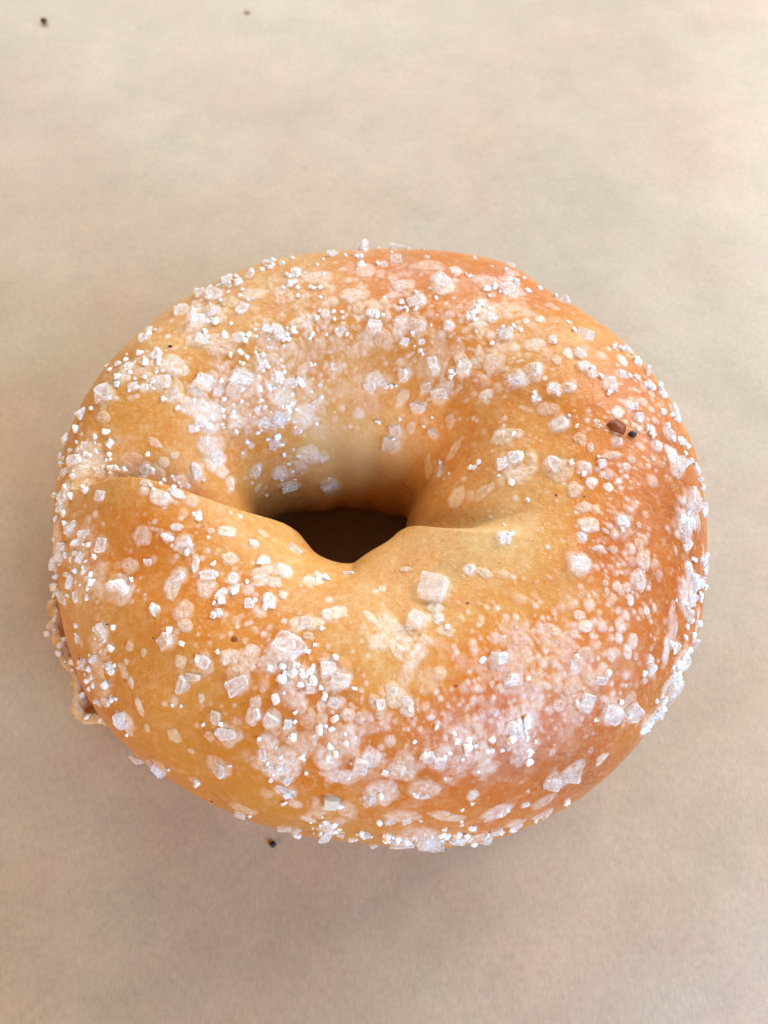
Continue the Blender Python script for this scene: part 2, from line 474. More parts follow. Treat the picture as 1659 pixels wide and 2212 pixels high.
# ---- measured marks; each block is a window of the picture: origin and pixels per unit
BLOCKS = {1: (82.3, 493.7, .3307), 2: (576.0, 493.7, .3307), 3: (1069.8, 493.7, .3307), 4: (54.9, 960.0, .3307),
          5: (548.6, 1042.3, .3307), 6: (1042.3, 1014.9, .3307), 7: (54.9, 1398.9, .3968), 8: (548.6, 1426.4, .463)}
CRYSTALS = {
    1: [(490, 840, 60, 55), (600, 900, 60, 80), (935, 540, 90, 80), (1045, 610, 130, 100, -35), (1145, 540, 100, 80, 50), (1150, 440, 110, 100), (1230, 350, 70, 70), (1335, 525, 70, 70), (720, 670, 60, 40), (690, 720, 60, 70), (770, 825, 70, 60), (805, 1005, 100, 90), (880, 1080, 90, 80), (695, 1040, 50, 50), (1455, 865, 90, 70, 70), (1335, 975, 140, 80, 15), (1570, 970, 50, 60), (1500, 660, 70, 50), (1575, 690, 90, 60, 40), (1085, 1010, 110, 80), (1170, 1070, 60, 50), (1285, 1060, 90, 100), (990, 1160, 80, 70), (1055, 1270, 60, 50), (1010, 1310, 50, 40), (1100, 1420, 120, 70, 50), (1155, 1490, 70, 60), (1480, 1250, 80, 60, 45), (1570, 1240, 90, 70), (1420, 1580, 80, 70), (1030, 1580, 60, 90), (700, 1570, 70, 60), (240, 1520, 90, 90), (180, 1590, 70, 60), (400, 1600, 50, 60), (285, 1210, 60, 70), (1310, 720, 70, 60), (310, 1420, 60, 50), (1545, 1400, 50, 90), (1640, 1000, 70, 60), (430, 1090, 110, 110), (180, 1390, 40, 40), (1075, 730, 90, 60)],
    2: [(615, 145, 95, 110), (870, 135, 130, 75), (1020, 125, 120, 60), (1145, 350, 120, 85, 25), (705, 640, 90, 85), (700, 555, 70, 60), (480, 670, 60, 55), (190, 295, 60, 70), (990, 640, 90, 70), (1190, 635, 60, 60), (1330, 570, 60, 60), (895, 960, 55, 75), (900, 745, 60, 50), (1070, 880, 60, 70), (1100, 925, 60, 50), (1290, 910, 80, 110), (670, 1030, 60, 70), (765, 1020, 40, 40), (1040, 1040, 70, 55), (1125, 1085, 110, 60), (990, 1170, 90, 60), (815, 1410, 90, 90), (840, 1320, 60, 90), (1085, 1340, 60, 45), (1520, 1355, 70, 60), (1540, 1540, 80, 70), (1625, 1500, 80, 80), (1545, 690, 80, 60), (1625, 985, 90, 80), (440, 905, 60, 60), (760, 240, 50, 35), (1045, 190, 35, 25), (1360, 200, 35, 30), (1590, 240, 60, 35), (70, 660, 80, 60), (80, 970, 60, 60), (1130, 1590, 80, 70), (1360, 1560, 35, 30), (80, 1260, 90, 60), (40, 1290, 60, 40), (1205, 950, 50, 45), (1010, 740, 40, 40), (410, 1680, 100, 100)],
    3: [(435, 475, 85, 65, 25), (585, 695, 110, 80, 50), (550, 810, 70, 55, -60), (370, 730, 50, 50), (570, 905, 70, 65), (250, 930, 90, 90), (140, 990, 70, 60), (385, 1050, 80, 60), (480, 1030, 80, 40), (265, 1110, 60, 40), (815, 680, 70, 55), (935, 780, 95, 85), (920, 860, 50, 60), (1060, 945, 80, 70), (1130, 1070, 60, 50), (1165, 1190, 70, 80), (1210, 1160, 60, 65), (1250, 1310, 60, 60), (1235, 1400, 40, 40), (420, 1280, 100, 75), (795, 1395, 60, 50), (370, 1540, 100, 80, 50), (585, 1555, 60, 60), (1200, 1540, 100, 80, -30), (1135, 1340, 90, 60), (60, 690, 90, 70), (825, 950, 50, 50), (95, 240, 60, 40), (700, 1540, 50, 50), (80, 400, 90, 70), (930, 970, 35, 35)],
    4: [(490, 340, 80, 65), (790, 160, 60, 55), (1120, 465, 70, 28), (925, 610, 75, 40), (1035, 640, 80, 60), (805, 770, 50, 40), (1000, 865, 80, 75), (1190, 860, 90, 70), (1355, 875, 70, 60), (1365, 940, 60, 60), (1275, 980, 90, 40, -35), (600, 940, 130, 120), (215, 960, 75, 55), (250, 1010, 100, 60), (500, 1220, 90, 100), (350, 740, 90, 80), (230, 700, 110, 100), (200, 780, 70, 80), (300, 560, 100, 50, -50), (390, 585, 100, 40, -20), (490, 660, 70, 100), (295, 890, 90, 80), (335, 1000, 40, 70), (400, 990, 40, 40), (920, 1285, 100, 80, -25), (1400, 1570, 140, 90, -25), (1100, 1520, 100, 50, -10), (1025, 1560, 60, 110), (550, 1460, 60, 60), (1110, 190, 60, 100), (1490, 650, 60, 45), (235, 410, 90, 60), (260, 330, 90, 100), (345, 1270, 30, 60), (1155, 1420, 80, 90), (850, 1085, 60, 75), (1460, 1035, 50, 60), (1265, 1100, 50, 60), (360, 640, 80, 50)],
    5: [(1170, 695, 175, 150, 15, 'slab'), (1055, 905, 100, 100, 30, 'cube'), (180, 575, 110, 70, 10), (425, 615, 60, 70), (265, 435, 80, 60), (215, 1080, 170, 140, 40, 'clear'), (245, 1210, 50, 90), (490, 1225, 90, 80), (570, 1290, 110, 90), (520, 1440, 80, 80), (825, 1450, 60, 65), (350, 920, 70, 70), (480, 870, 70, 70), (1000, 1430, 80, 60, 45), (910, 1360, 60, 50), (225, 1570, 40, 50, 0, 'cube'), (110, 1545, 80, 70), (20, 1510, 50, 60), (1410, 570, 60, 60), (1625, 360, 80, 60), (70, 510, 60, 50), (620, 600, 70, 30), (1600, 1150, 90, 80), (370, 1345, 60, 60), (1205, 890, 60, 65), (100, 770, 70, 80), (230, 20, 110, 80)],
    6: [(1365, 195, 110, 140, 20, 'slab'), (1330, 385, 100, 110), (625, 625, 120, 85, 0, 'clear'), (645, 435, 60, 55), (910, 335, 90, 80), (1485, 300, 50, 50), (1480, 490, 50, 45), (1475, 620, 70, 90), (1385, 715, 80, 90), (1350, 850, 85, 80), (1455, 960, 60, 80), (1375, 1275, 100, 110), (1265, 1155, 80, 60), (1105, 1300, 65, 60), (1290, 1420, 130, 100), (1170, 1600, 100, 90), (1230, 1490, 80, 60), (830, 1590, 160, 120, 30, 'slab'), (970, 1590, 120, 110, 45, 'clear'), (590, 1270, 40, 60), (105, 1235, 80, 80), (1020, 720, 60, 110), (770, 1370, 70, 50), (140, 440, 80, 50), (1090, 1240, 45, 50), (200, 1360, 80, 70), (680, 1500, 80, 80)],
    7: [(320, 90, 55, 60), (440, 285, 60, 60), (395, 295, 50, 40), (540, 390, 90, 100), (615, 595, 80, 80), (700, 680, 100, 70, 35), (920, 725, 45, 45), (1050, 650, 90, 80), (1170, 905, 50, 50), (1295, 580, 50, 70), (1335, 655, 60, 60), (1390, 650, 45, 45), (1425, 710, 50, 50), (1410, 780, 120, 50, 10), (1430, 410, 35, 45, 0, 'cube'), (1040, 380, 50, 60), (1100, 470, 90, 70), (1630, 1010, 70, 60), (455, 100, 50, 50), (380, 60, 60, 50)],
    8: [(500, 485, 65, 65, 10, 'cube'), (675, 520, 60, 70), (810, 450, 60, 60), (870, 475, 60, 50), (360, 655, 62, 70, 10, 'cream'), (535, 650, 50, 70), (635, 750, 50, 35), (715, 745, 40, 30), (790, 630, 50, 25, -30), (1150, 710, 45, 40), (1225, 775, 50, 35), (1265, 675, 35, 30), (345, 805, 90, 45), (815, 835, 95, 85, 0, 'clear'), (750, 815, 50, 30), (950, 835, 70, 50), (700, 855, 100, 35), (860, 890, 60, 40), (960, 880, 70, 50), (1050, 850, 120, 45, -25), (1490, 540, 70, 60), (1380, 740, 70, 45), (1215, 320, 70, 80), (130, 860, 70, 35), (180, 880, 40, 40), (460, 875, 50, 25), (560, 860, 45, 35), (780, 885, 60, 30), (1000, 880, 60, 40), (1340, 755, 50, 30), (1480, 690, 30, 20), (1390, 560, 80, 60, -20)],
}
BLISTERS = {
    1: [(880, 1060, 150, 160, 20), (1100, 1200, 260, 220, 30), (1180, 760, 300, 160, 10), (1280, 1000, 240, 160, 10), (1480, 1250, 200, 170, 30), (1150, 1440, 170, 200, 30), (330, 1500, 240, 240), (430, 1100, 150, 150), (1400, 430, 220, 110, 10), (1250, 480, 160, 110, 30), (560, 950, 170, 110, 20), (1510, 720, 180, 220, 30), (880, 900, 260, 130, -20), (820, 1520, 80, 60, 20), (890, 1480, 70, 60), (760, 1400, 120, 60, 30), (620, 1500, 180, 70, 20), (1300, 1260, 160, 120), (1030, 720, 180, 110, -30), (1040, 1060, 180, 110, 40), (1190, 590, 100, 80), (420, 1230, 120, 90), (1200, 1590, 150, 70)],
    2: [(330, 320, 260, 120, 10), (640, 270, 150, 160), (1050, 240, 240, 130), (1235, 275, 100, 80), (890, 370, 150, 120), (1150, 380, 150, 140), (1450, 350, 260, 120), (560, 440, 200, 120), (240, 610, 200, 110, -20), (870, 640, 120, 200, 20), (990, 640, 130, 180), (760, 720, 150, 150), (880, 1110, 150, 100, -50), (1000, 1160, 130, 70, -20), (1150, 1050, 180, 110, -50), (1195, 1260, 120, 80, -60), (1430, 1090, 130, 80, -40), (1080, 1340, 70, 50, -60), (1520, 1360, 190, 90, -35), (1220, 1450, 200, 60, -45), (1060, 1560, 110, 130), (940, 1300, 70, 110), (270, 1480, 180, 160), (370, 1500, 80, 80), (90, 1600, 150, 130), (240, 1230, 200, 200), (100, 1100, 200, 150), (1480, 880, 150, 200, 20), (1600, 1000, 150, 130), (1380, 820, 60, 120), (1270, 890, 120, 180), (700, 990, 150, 150), (440, 920, 110, 170), (380, 560, 80, 80), (600, 520, 100, 100)],
    3: [(370, 510, 130, 80, 10), (200, 605, 60, 45), (290, 590, 80, 60), (475, 815, 90, 90), (585, 700, 130, 100, 50), (250, 760, 150, 120), (150, 990, 200, 120), (270, 940, 110, 130), (400, 1060, 120, 90), (480, 1040, 110, 70), (340, 1180, 180, 100), (400, 860, 80, 80), (830, 860, 100, 90), (880, 800, 90, 40, 40), (800, 1200, 110, 90), (660, 1260, 60, 35), (670, 1290, 70, 35), (940, 1310, 60, 50), (430, 1580, 190, 160), (580, 1580, 130, 90, -20), (1160, 1490, 150, 140), (1180, 1580, 140, 100), (1130, 1330, 100, 120), (720, 1610, 110, 60), (620, 1430, 60, 80), (550, 1370, 100, 80), (480, 610, 60, 40, 30), (1020, 1080, 80, 60), (80, 1360, 200, 90, -25), (760, 1480, 160, 60, -10), (890, 1510, 80, 50)],
    4: [(780, 250, 90, 50), (880, 350, 200, 110, 20), (990, 320, 140, 70, 20), (985, 540, 100, 60), (1035, 670, 150, 110), (1320, 570, 150, 90), (1210, 565, 70, 40), (680, 790, 140, 100, -10), (640, 980, 200, 120, -50), (960, 930, 120, 200, 20), (1180, 930, 160, 160), (1030, 1090, 160, 150), (1040, 1180, 140, 90, 30), (1550, 830, 170, 110, -40), (1540, 900, 150, 60, -20), (1590, 1010, 110, 100), (850, 1085, 70, 85), (1265, 1100, 55, 65), (1460, 1035, 70, 50, -60), (770, 1360, 60, 50), (680, 1320, 80, 60), (640, 1480, 150, 60, 65), (690, 1550, 90, 45, 70), (500, 1280, 130, 220, 10), (480, 1500, 180, 240), (1340, 1390, 150, 130), (1460, 1390, 150, 200, 20), (1170, 1450, 130, 150), (1010, 1420, 100, 90), (1390, 1510, 180, 220), (200, 650, 250, 250), (330, 760, 200, 200), (330, 930, 200, 200), (250, 350, 180, 200), (350, 130, 300, 200), (700, 200, 250, 60, 15), (1240, 100, 200, 160), (1340, 260, 110, 90), (1520, 280, 90, 50), (900, 120, 90, 80), (1330, 740, 120, 80), (760, 600, 160, 130), (1110, 780, 60, 150)],
    5: [(50, 600, 150, 70, -45), (130, 650, 130, 90), (380, 640, 150, 100, -15), (190, 735, 80, 70), (95, 770, 100, 100), (835, 695, 65, 60), (985, 570, 90, 50), (1500, 590, 140, 70, 25), (530, 850, 170, 120), (400, 920, 150, 90, -30), (290, 930, 180, 110, -35), (200, 1090, 200, 200), (350, 1000, 80, 60), (80, 1180, 150, 100), (240, 1310, 180, 160), (330, 1270, 120, 150), (530, 1260, 180, 170), (540, 1440, 130, 120), (440, 1460, 80, 100), (780, 1420, 90, 90), (920, 1390, 160, 200, -20), (1000, 1480, 110, 130), (330, 1530, 90, 90), (440, 1550, 90, 100), (610, 1520, 110, 110), (690, 1540, 90, 90), (1180, 815, 130, 90), (1205, 890, 70, 70), (1010, 950, 60, 50), (480, 1170, 150, 70), (820, 1520, 70, 70), (120, 1540, 150, 130), (1620, 1150, 150, 120), (1625, 1020, 50, 60, 30), (300, 1430, 60, 90), (60, 330, 110, 60, 20), (1320, 100, 180, 120, -40), (1500, 60, 200, 80, -30), (760, 880, 170, 60, 45, 'flat'), (850, 950, 200, 80, 50, 'flat'), (920, 1080, 220, 80, 65, 'flat'), (970, 1020, 180, 90, 30, 'flat'), (1250, 970, 180, 70, 20, 'flat')],
    6: [(500, 30, 190, 110), (600, 130, 130, 110), (660, 245, 130, 80), (690, 360, 180, 110), (820, 115, 80, 70), (800, 400, 70, 35, 30), (710, 85, 100, 90), (915, 340, 110, 110), (740, 515, 70, 45), (840, 520, 60, 35), (610, 555, 45, 30), (1020, 490, 90, 90), (1050, 590, 130, 130), (1030, 720, 100, 150), (800, 740, 55, 50), (810, 795, 45, 60), (880, 765, 90, 80), (940, 770, 70, 70), (965, 850, 70, 75), (630, 950, 100, 70), (670, 1020, 120, 90), (440, 1040, 130, 80, 30), (130, 1110, 60, 45, 40), (220, 1030, 30, 35), (890, 1100, 70, 80), (980, 1120, 100, 100), (840, 1210, 90, 90), (945, 1190, 80, 100), (1000, 1220, 50, 50), (660, 1200, 130, 90, -40), (620, 1260, 110, 70), (1240, 1060, 120, 180, 15), (1200, 1180, 90, 160, 10), (1235, 940, 70, 140, 15), (1085, 1240, 50, 60), (580, 1400, 170, 160), (670, 1500, 140, 120), (730, 1360, 160, 120), (960, 1510, 170, 90, -55), (1360, 250, 150, 200), (1330, 420, 140, 130), (1350, 780, 150, 200), (1400, 1000, 80, 180, 15), (1270, 1280, 200, 110, -50), (1200, 1420, 150, 90, -40), (1440, 560, 60, 110), (1020, 360, 45, 45), (1070, 920, 60, 60), (1120, 900, 50, 50), (900, 1020, 100, 100), (500, 1540, 130, 90), (90, 1260, 130, 130), (200, 1370, 160, 120), (1260, 530, 40, 60)],
    7: [(540, 410, 110, 150, -20), (810, 480, 120, 70, 45), (730, 640, 120, 100), (620, 320, 60, 90, -20), (570, 190, 40, 60, -20), (1050, 650, 180, 140, 0, 'rib'), (1180, 880, 190, 120, 25, 'rib'), (1100, 480, 110, 130), (1240, 370, 100, 120), (1250, 300, 80, 80), (860, 190, 120, 70, 55), (955, 275, 50, 60), (1400, 640, 270, 220, 30), (1320, 520, 140, 120), (1340, 400, 130, 120), (1450, 490, 110, 90), (1410, 780, 150, 60, 10), (900, 560, 50, 30), (1000, 480, 80, 50), (1540, 390, 120, 120), (1610, 390, 80, 90), (660, 435, 50, 50)],
    8: [(340, 460, 150, 130), (400, 540, 200, 90), (540, 460, 140, 110), (690, 500, 150, 170), (860, 460, 170, 130), (960, 480, 200, 120, -15), (1060, 430, 100, 120), (1210, 330, 150, 130), (1240, 440, 120, 120), (790, 605, 190, 100, 0, 'rib'), (1020, 630, 70, 60), (1130, 710, 190, 110, -30, 'rib'), (1350, 660, 170, 80, -25), (1220, 760, 120, 80, -20), (690, 730, 200, 110, -5, 'rib'), (590, 620, 180, 160, 40, 'rib'), (900, 730, 220, 70, 30, 'rib'), (430, 700, 130, 120), (310, 680, 120, 110), (1460, 540, 240, 110, -30), (1570, 420, 40, 40), (1390, 430, 50, 40), (1540, 200, 110, 110), (1620, 460, 90, 60, -40), (340, 790, 160, 80, 15), (250, 740, 100, 60, 40)],
}


def marks(table):
    for b, rows in table.items():
        ox, oy, k = BLOCKS[b]
        for r in rows:
            yield (ox + r[0] * k, oy + r[1] * k, r[2] * k, r[3] * k, math.radians(r[4]) if len(r) > 4 else 0.0,
                   r[5] if len(r) > 5 else '')


crystal_marks = list(marks(CRYSTALS))
blister_marks = list(marks(BLISTERS))

# browning of the crust: (x, y, reach in px, amount)
TONES = [(900, 580, 190, .42), (1200, 650, 130, .25), (1380, 880, 160, .5), (1490, 1100, 150, .55), (1350, 1150, 130, .3), (1500, 1300, 120, .4), (1250, 1660, 190, .62),
         (1080, 1560, 130, .22), (640, 1430, 130, .16), (620, 1590, 130, .30), (450, 1300, 120, .18), (1010, 1490, 110, .18),
         (300, 1150, 120, .24), (1150, 1380, 110, .1), (1420, 1400, 120, .40), (900, 1700, 160, .3), (1330, 1200, 120, .2),
         (560, 880, 160, .15), (1000, 850, 130, .12), (780, 980, 170, -.25), (1080, 1150, 130, -.22), (250, 1040, 100, -.2),
         (850, 1400, 110, -.14), (170, 1320, 90, -.22), (600, 650, 100, .05), (1090, 600, 100, .3)]
OLIVE = [(380, 1660, 190, .6), (600, 1780, 150, .6), (210, 1480, 110, .45), (800, 1800, 130, .4), (180, 900, 110, .35),
         (940, 1080, 60, .4), (480, 1560, 120, .25), (260, 820, 90, .25), (760, 1060, 120, .3)]
tones = [(np.array(on_crust(x, y)[0]), r * 0.118 / FPX, a) for x, y, r, a in TONES]
olives = [(np.array(on_crust(x, y)[0]), r * 0.118 / FPX, a) for x, y, r, a in OLIVE]


def colour_fields(P, s):
    t = np.full(P.shape[:-1], 0.225)
    o = np.zeros(P.shape[:-1])
    for f, lst in ((t, tones), (o, olives)):
        for c, r, a in lst:
            f += a * np.exp(-((P - c) ** 2).sum(-1) / r ** 2)
    o += 0.5 * sstep(0.1, -0.5, s)
    return t + 0.10 * noise3(P * 60 + 5), np.clip(o, 0, 0.85)


# ---- small bubbles raised in the skin itself
ZONES = [(820, 690, 330, 110, 520), (620, 860, 160, 110, 200), (1080, 700, 160, 110, 160), (1360, 1000, 110, 220, 170),
         (1170, 1450, 190, 130, 620), (1330, 1250, 100, 160, 200), (900, 1560, 250, 110, 260), (560, 1400, 200, 160, 150),
         (320, 760, 140, 100, 120), (170, 1180, 50, 180, 120), (1040, 830, 160, 90, 120), (450, 1180, 200, 110, 120),
         (820, 1150, 600, 520, 360), (1420, 870, 90, 110, 130)]
spots = []
for x, y, rx, ry, n in ZONES:
    for k in range(int(n * 0.7)):
        px, py = x + rng.normal() * rx * 0.55, y + rng.normal() * ry * 0.55
        d = FW + RT * ((px - W / 2) / FPX) - UP * ((py - H / 2) / FPX)
        p, nn, f, t = bvh.ray_cast(CV, Vector(d).normalized())
        if p is None or p.z < 0.012:
            continue
        q = math.hypot((px - 740) / 215, (py - 1140) / 125)
        if q < 1.0:
            continue
        spots.append((p, nn, min(0.0011, 0.00026 * math.exp(abs(rng.normal()) * 0.55)), rng.uniform(.12, .62)))

NT, NP = 1500, 460
# more rows over the top than underneath
ph = np.concatenate([np.linspace(-0.75, math.pi + 0.75, NP - 60, endpoint=False),
                     np.linspace(math.pi + 0.75, 2 * math.pi - 0.75, 60, endpoint=False)])
th = np.linspace(0, 2 * np.pi, NT, endpoint=False)
P, N, U, S = crust(*np.meshgrid(th, ph, indexing='ij'))
white = np.zeros(P.shape[:2])
disp = np.zeros(P.shape[:2])
for p, nn, r, a in spots:
    v = np.array(p)
    t0 = math.atan2(v[1] - ORG[1], v[0] - ORG[0]) % (2 * math.pi)
    i0 = int(t0 / (2 * math.pi) * NT)
    rho = math.hypot(v[0] - ORG[0], v[1] - ORG[1])
    hw = int(math.ceil((r * 2.2 + 0.0024) / (2 * math.pi * rho / NT))) + 1
    ii = np.arange(i0 - hw, i0 + hw + 1) % NT
    sub = P[ii]
    d2 = ((sub - v) ** 2).sum(-1)
    m = d2 < (1.3 * r + 0.0003) ** 2
    if not m.any():
        continue
    k = np.clip(1 - d2 / (r * r), 0, 1)
    bl = white[ii]
    white[ii] = np.maximum(bl, a * np.sqrt(k))
    disp[ii] = np.maximum(disp[ii], 0.17 * r * k)
# pale bloom of fine dried salt in the crowded places
fine = noise3(P * 260) + 0.6 * noise3(P * 700) + 0.35 * noise3(P * 1700)
for k, (x, y, rx, ry, n) in enumerate(ZONES[:3] + ZONES[4:5] + ZONES[6:7]):
    c = np.array(on_crust(x, y)[0])
    r = 0.8 * (rx + ry) / 2 * 0.118 / FPX
    g2 = np.exp(-((P - c) ** 2).sum(-1) / r ** 2)
    white = np.maximum(white, (0.55 if k < 3 else 0.42) * g2 * sstep(0.0, 0.40, fine + 0.05))
FROST = [(180, 985, 55), (235, 1000, 55), (160, 1055, 40), (160, 1185, 55), (190, 1250, 45), (215, 1400, 38), (212, 1475, 42),
         (330, 1036, 30), (385, 1048, 26), (590, 740, 62), (620, 830, 70), (520, 805, 62), (480, 905, 55), (640, 895, 55), (560, 925, 50),
         (455, 655, 50), (1090, 610, 62), (1030, 670, 55), (640, 610, 70), (690, 690, 60), (880, 680, 60), (620, 1420, 55),
         (660, 1475, 55), (600, 1630, 60), (720, 1600, 50), (1000, 1630, 60), (900, 1810, 60), (1000, 1815, 60), (700, 1770, 40),
         (1490, 1290, 50), (1480, 1440, 50), (1430, 1560, 50), (1490, 1110, 45), (1120, 1580, 50), (840, 1370, 48), (880, 1400, 44),
         (630, 1015, 45), (1110, 1000, 45), (330, 800, 50), (430, 690, 45), (260, 800, 45)]
for x, y, r in FROST:
    c = np.array(on_crust(x, y)[0])
    d = np.sqrt(((P - c) ** 2).sum(-1)) / (r * 0.118 / FPX)
    near = d < 1.8
    disp[near] = np.maximum(disp[near], 0.00022 * sstep(1.15, 0.55, d[near] - 0.55 * fine[near]) * sstep(-0.2, 0.5, fine[near]))
    white[near] = np.maximum(white[near], 0.52 * sstep(1.15, 0.55, d[near] - 0.55 * fine[near]) * sstep(-0.25, 0.3, fine[near]))
# each crystal sits in its own milky crust of dissolved salt
for x, y, w, h, a, kind in crystal_marks:
    p, nn, mpp = on_crust(x, y)
    v = np.array(p)
    r = 0.62 * (w + h) / 2 * mpp
    t0 = math.atan2(v[1] - ORG[1], v[0] - ORG[0]) % (2 * math.pi)
    rho = math.hypot(v[0] - ORG[0], v[1] - ORG[1])
    hw = int(math.ceil((r * 2.0 + 0.0035) / (2 * math.pi * rho / NT))) + 1
    ii = np.arange(int(t0 / (2 * math.pi) * NT) - hw, int(t0 / (2 * math.pi) * NT) + hw + 1) % NT
    d = np.sqrt(((P[ii] - v) ** 2).sum(-1)) / r
    f = fine[ii]
    k = sstep(1.45, 0.7, d - 0.7 * f)
    white[ii] = np.maximum(white[ii], rng.uniform(.3, .72) * k)
    disp[ii] = np.maximum(disp[ii], 0.10 * r * sstep(1.4, 0.6, d - 0.7 * f))
P = P + N * disp[..., None]
tone, oliv = colour_fields(P, S)

bagel = bpy.data.objects.new('bagel', None)
col.objects.link(bagel)
bagel.empty_display_size = 0.02
bagel['label'] = 'golden salt bagel with coarse white salt crystals lying on brown paper'
bagel['category'] = 'bagel'
crust_ob = link('crust', mesh_from('crust', P.reshape(-1, 3), quads(NT, NP), M_CRUST,
                                   {'tone': tone.ravel(), 'olive': oliv.ravel(), 'white': white.ravel()}), bagel)

# ------------------------------------------------------------------ salt blisters: thin raised cream patches on the skin
def tangent_frame(n, ang):
    r = Vector(RT)
    e1 = (r - n * r.dot(n)).normalized()
    e2 = n.cross(e1)
    if e2.dot(Vector(UP)) < 0:
        e2 = -e2
    c, s = math.cos(-ang), math.sin(-ang)             # picture angles run clockwise
    return e1 * c + e2 * s, e2 * c - e1 * s


SEG, RINGS = 22, 6
face_list = [[0, 1 + k, 1 + (k + 1) % SEG] for k in range(SEG)]
for r in range(RINGS - 1):
    a, b = 1 + r * SEG, 1 + (r + 1) * SEG
    for k in range(SEG):
        k2 = (k + 1) % SEG
        face_list += [[a + k, b + k, b + k2], [a + k, b + k2, a + k2]]
face_list = np.array(face_list)


def blister(x, y, w, h, ang, kind):
    p, n, mpp = on_crust(x, y)
    e1, e2 = tangent_frame(n, ang)
    view = (CV - p).normalized()
    A = np.linspace(0, 2 * np.pi, SEG, endpoint=False)
    R = np.ones(SEG)
    rough = 0.62 if max(w, h) > 38 else 0.4
    for k in range(2, 7):
        R += rough * rng.normal() * 0.26 / k ** 0.8 * np.cos(k * A + rng.uniform(0, 6.3))
    R = np.clip(R, 0.45, 1.5)
    fs = min(1.5, 1 / max(0.5, n.dot(view)))
    rx, ry = w * mpp / 2, h * mpp / 2
    up_t = abs(e2.dot(Vector(UP)))
    ry *= 1 + (fs - 1) * up_t
    hh = (0.00010 + 0.03 * min(rx, ry)) * (0.3 if kind == 'flat' else 1)
    wmax = rng.uniform(0.35, 0.85) if kind == '' else rng.uniform(.5, .68)
    V, WH = [], []
    for q in range(RINGS + 1):
        f = q / RINGS
        for k in range(1 if q == 0 else SEG):
            rr = f * R[k]
            s = p + e1 * (rx * rr * math.cos(A[k])) + e2 * (ry * rr * math.sin(A[k]))
            c, cn, _, _ = bvh.find_nearest(s)
            if c is None:
                c, cn = s, n
            if cn.dot(n) < 0:
                cn = -cn
            prof = (1 - f ** 2.6)
            crumple = 1 + 0.3 * rng.normal() * (kind == '') * (0 < f < 1)
            if kind == 'rib':
                crumple = 1 + 0.55 * math.cos(11 * A[k]) * f
            V.append(c + cn * (hh * prof * max(0.1, crumple) - 0.00008 * (f > 0.99) + 0.00003))
            wv = wmax * (1 - f ** 3.2) * (1.0 + (0.12 * math.cos(11 * A[k]) * f if kind == 'rib' else 0))
            WH.append(max(0, wv * (0.82 + 0.25 * f) + 0.08 * rng.normal() * (f < 1)))
    V = np.array([tuple(v) for v in V])
    t, o = colour_fields(V, np.full(len(V), 0.6))
    me = mesh_from('salt_blister', V, face_list, M_CRUST, {'tone': t, 'olive': o, 'white': np.array(WH)})
    link('salt_blister', me, bagel)


blister_marks.sort(key=lambda m: -m[2] * m[3])
for m in blister_marks[:300]:
    blister(*m)

# ------------------------------------------------------------------ salt crystals: chipped, half-dissolved blocks
def chunk(seed, kind):
    g = np.random.default_rng(seed)
    half = {'cube': (0.5, 0.48, 0.46), 'slab': (0.5, 0.48, 0.30)}.get(kind, (0.5, g.uniform(.34, .5), g.uniform(.28, .46)))
    bm = bmesh.new()
    chip = {'cube': 0.22, 'slab': 0.36}.get(kind, g.choice([0.18, 0.35, 0.45]))
    jit = {'cube': 0.055, 'slab': 0.09}.get(kind, 0.13)
    for sx in (-1, 1):
        for sy in (-1, 1):
            for sz in (-1, 1):
                j = g.normal(size=3) * jit
                for ax in range(3):
                    v = np.array([sx, sy, sz], float)
                    v[ax] *= 1 - 2 * g.uniform(0.04, chip)
                    v = v * half + j * 0.7 + g.normal(size=3) * 0.02
                    bm.verts.new(v)
    bmesh.ops.convex_hull(bm, input=bm.verts)
    bmesh.ops.delete(bm, geom=[v for v in bm.verts if not v.link_faces], context='VERTS')
    worn = kind in ('', 'clear') and seed % 5 != 0
    if worn:                                      # half dissolved: rounded off, with a hollow in the top
        bmesh.ops.subdivide_edges(bm, edges=bm.edges, cuts=1, use_grid_fill=True)
        bmesh.ops.smooth_vert(bm, verts=bm.verts, factor=0.5, use_axis_x=True, use_axis_y=True, use_axis_z=True)
        for v in bm.verts:
            r = math.hypot(v.co.x, v.co.y)
            v.co += Vector(g.normal(size=3) * 0.035)
            if v.co.z > 0:
                v.co.z -= 0.22 * math.exp(-(r / 0.2) ** 2)
    bmesh.ops.triangulate(bm, faces=bm.faces)
    bmesh.ops.recalc_face_normals(bm, faces=bm.faces)
    for f in bm.faces:
        f.smooth = False
    me = bpy.data.meshes.new('salt_crystal')
    bm.to_mesh(me)
    bm.free()
    return me


protos = {}
for kind, mats in (('', (M_CLEAR, M_MILKY)), ('cube', (M_MILKY,)), ('slab', (M_MILKY,)), ('clear', (M_CLEAR,)), ('cream', (M_CREAM,))):
    lst = []
    for s in range(14 if kind == '' else 3):
        for mt in mats:
            me = chunk(100 * len(kind) + s, 'cube' if kind == 'cream' else kind)
            me.materials.append(mt)
            lst.append(me)
    protos[kind] = lst
crystal_spots = []


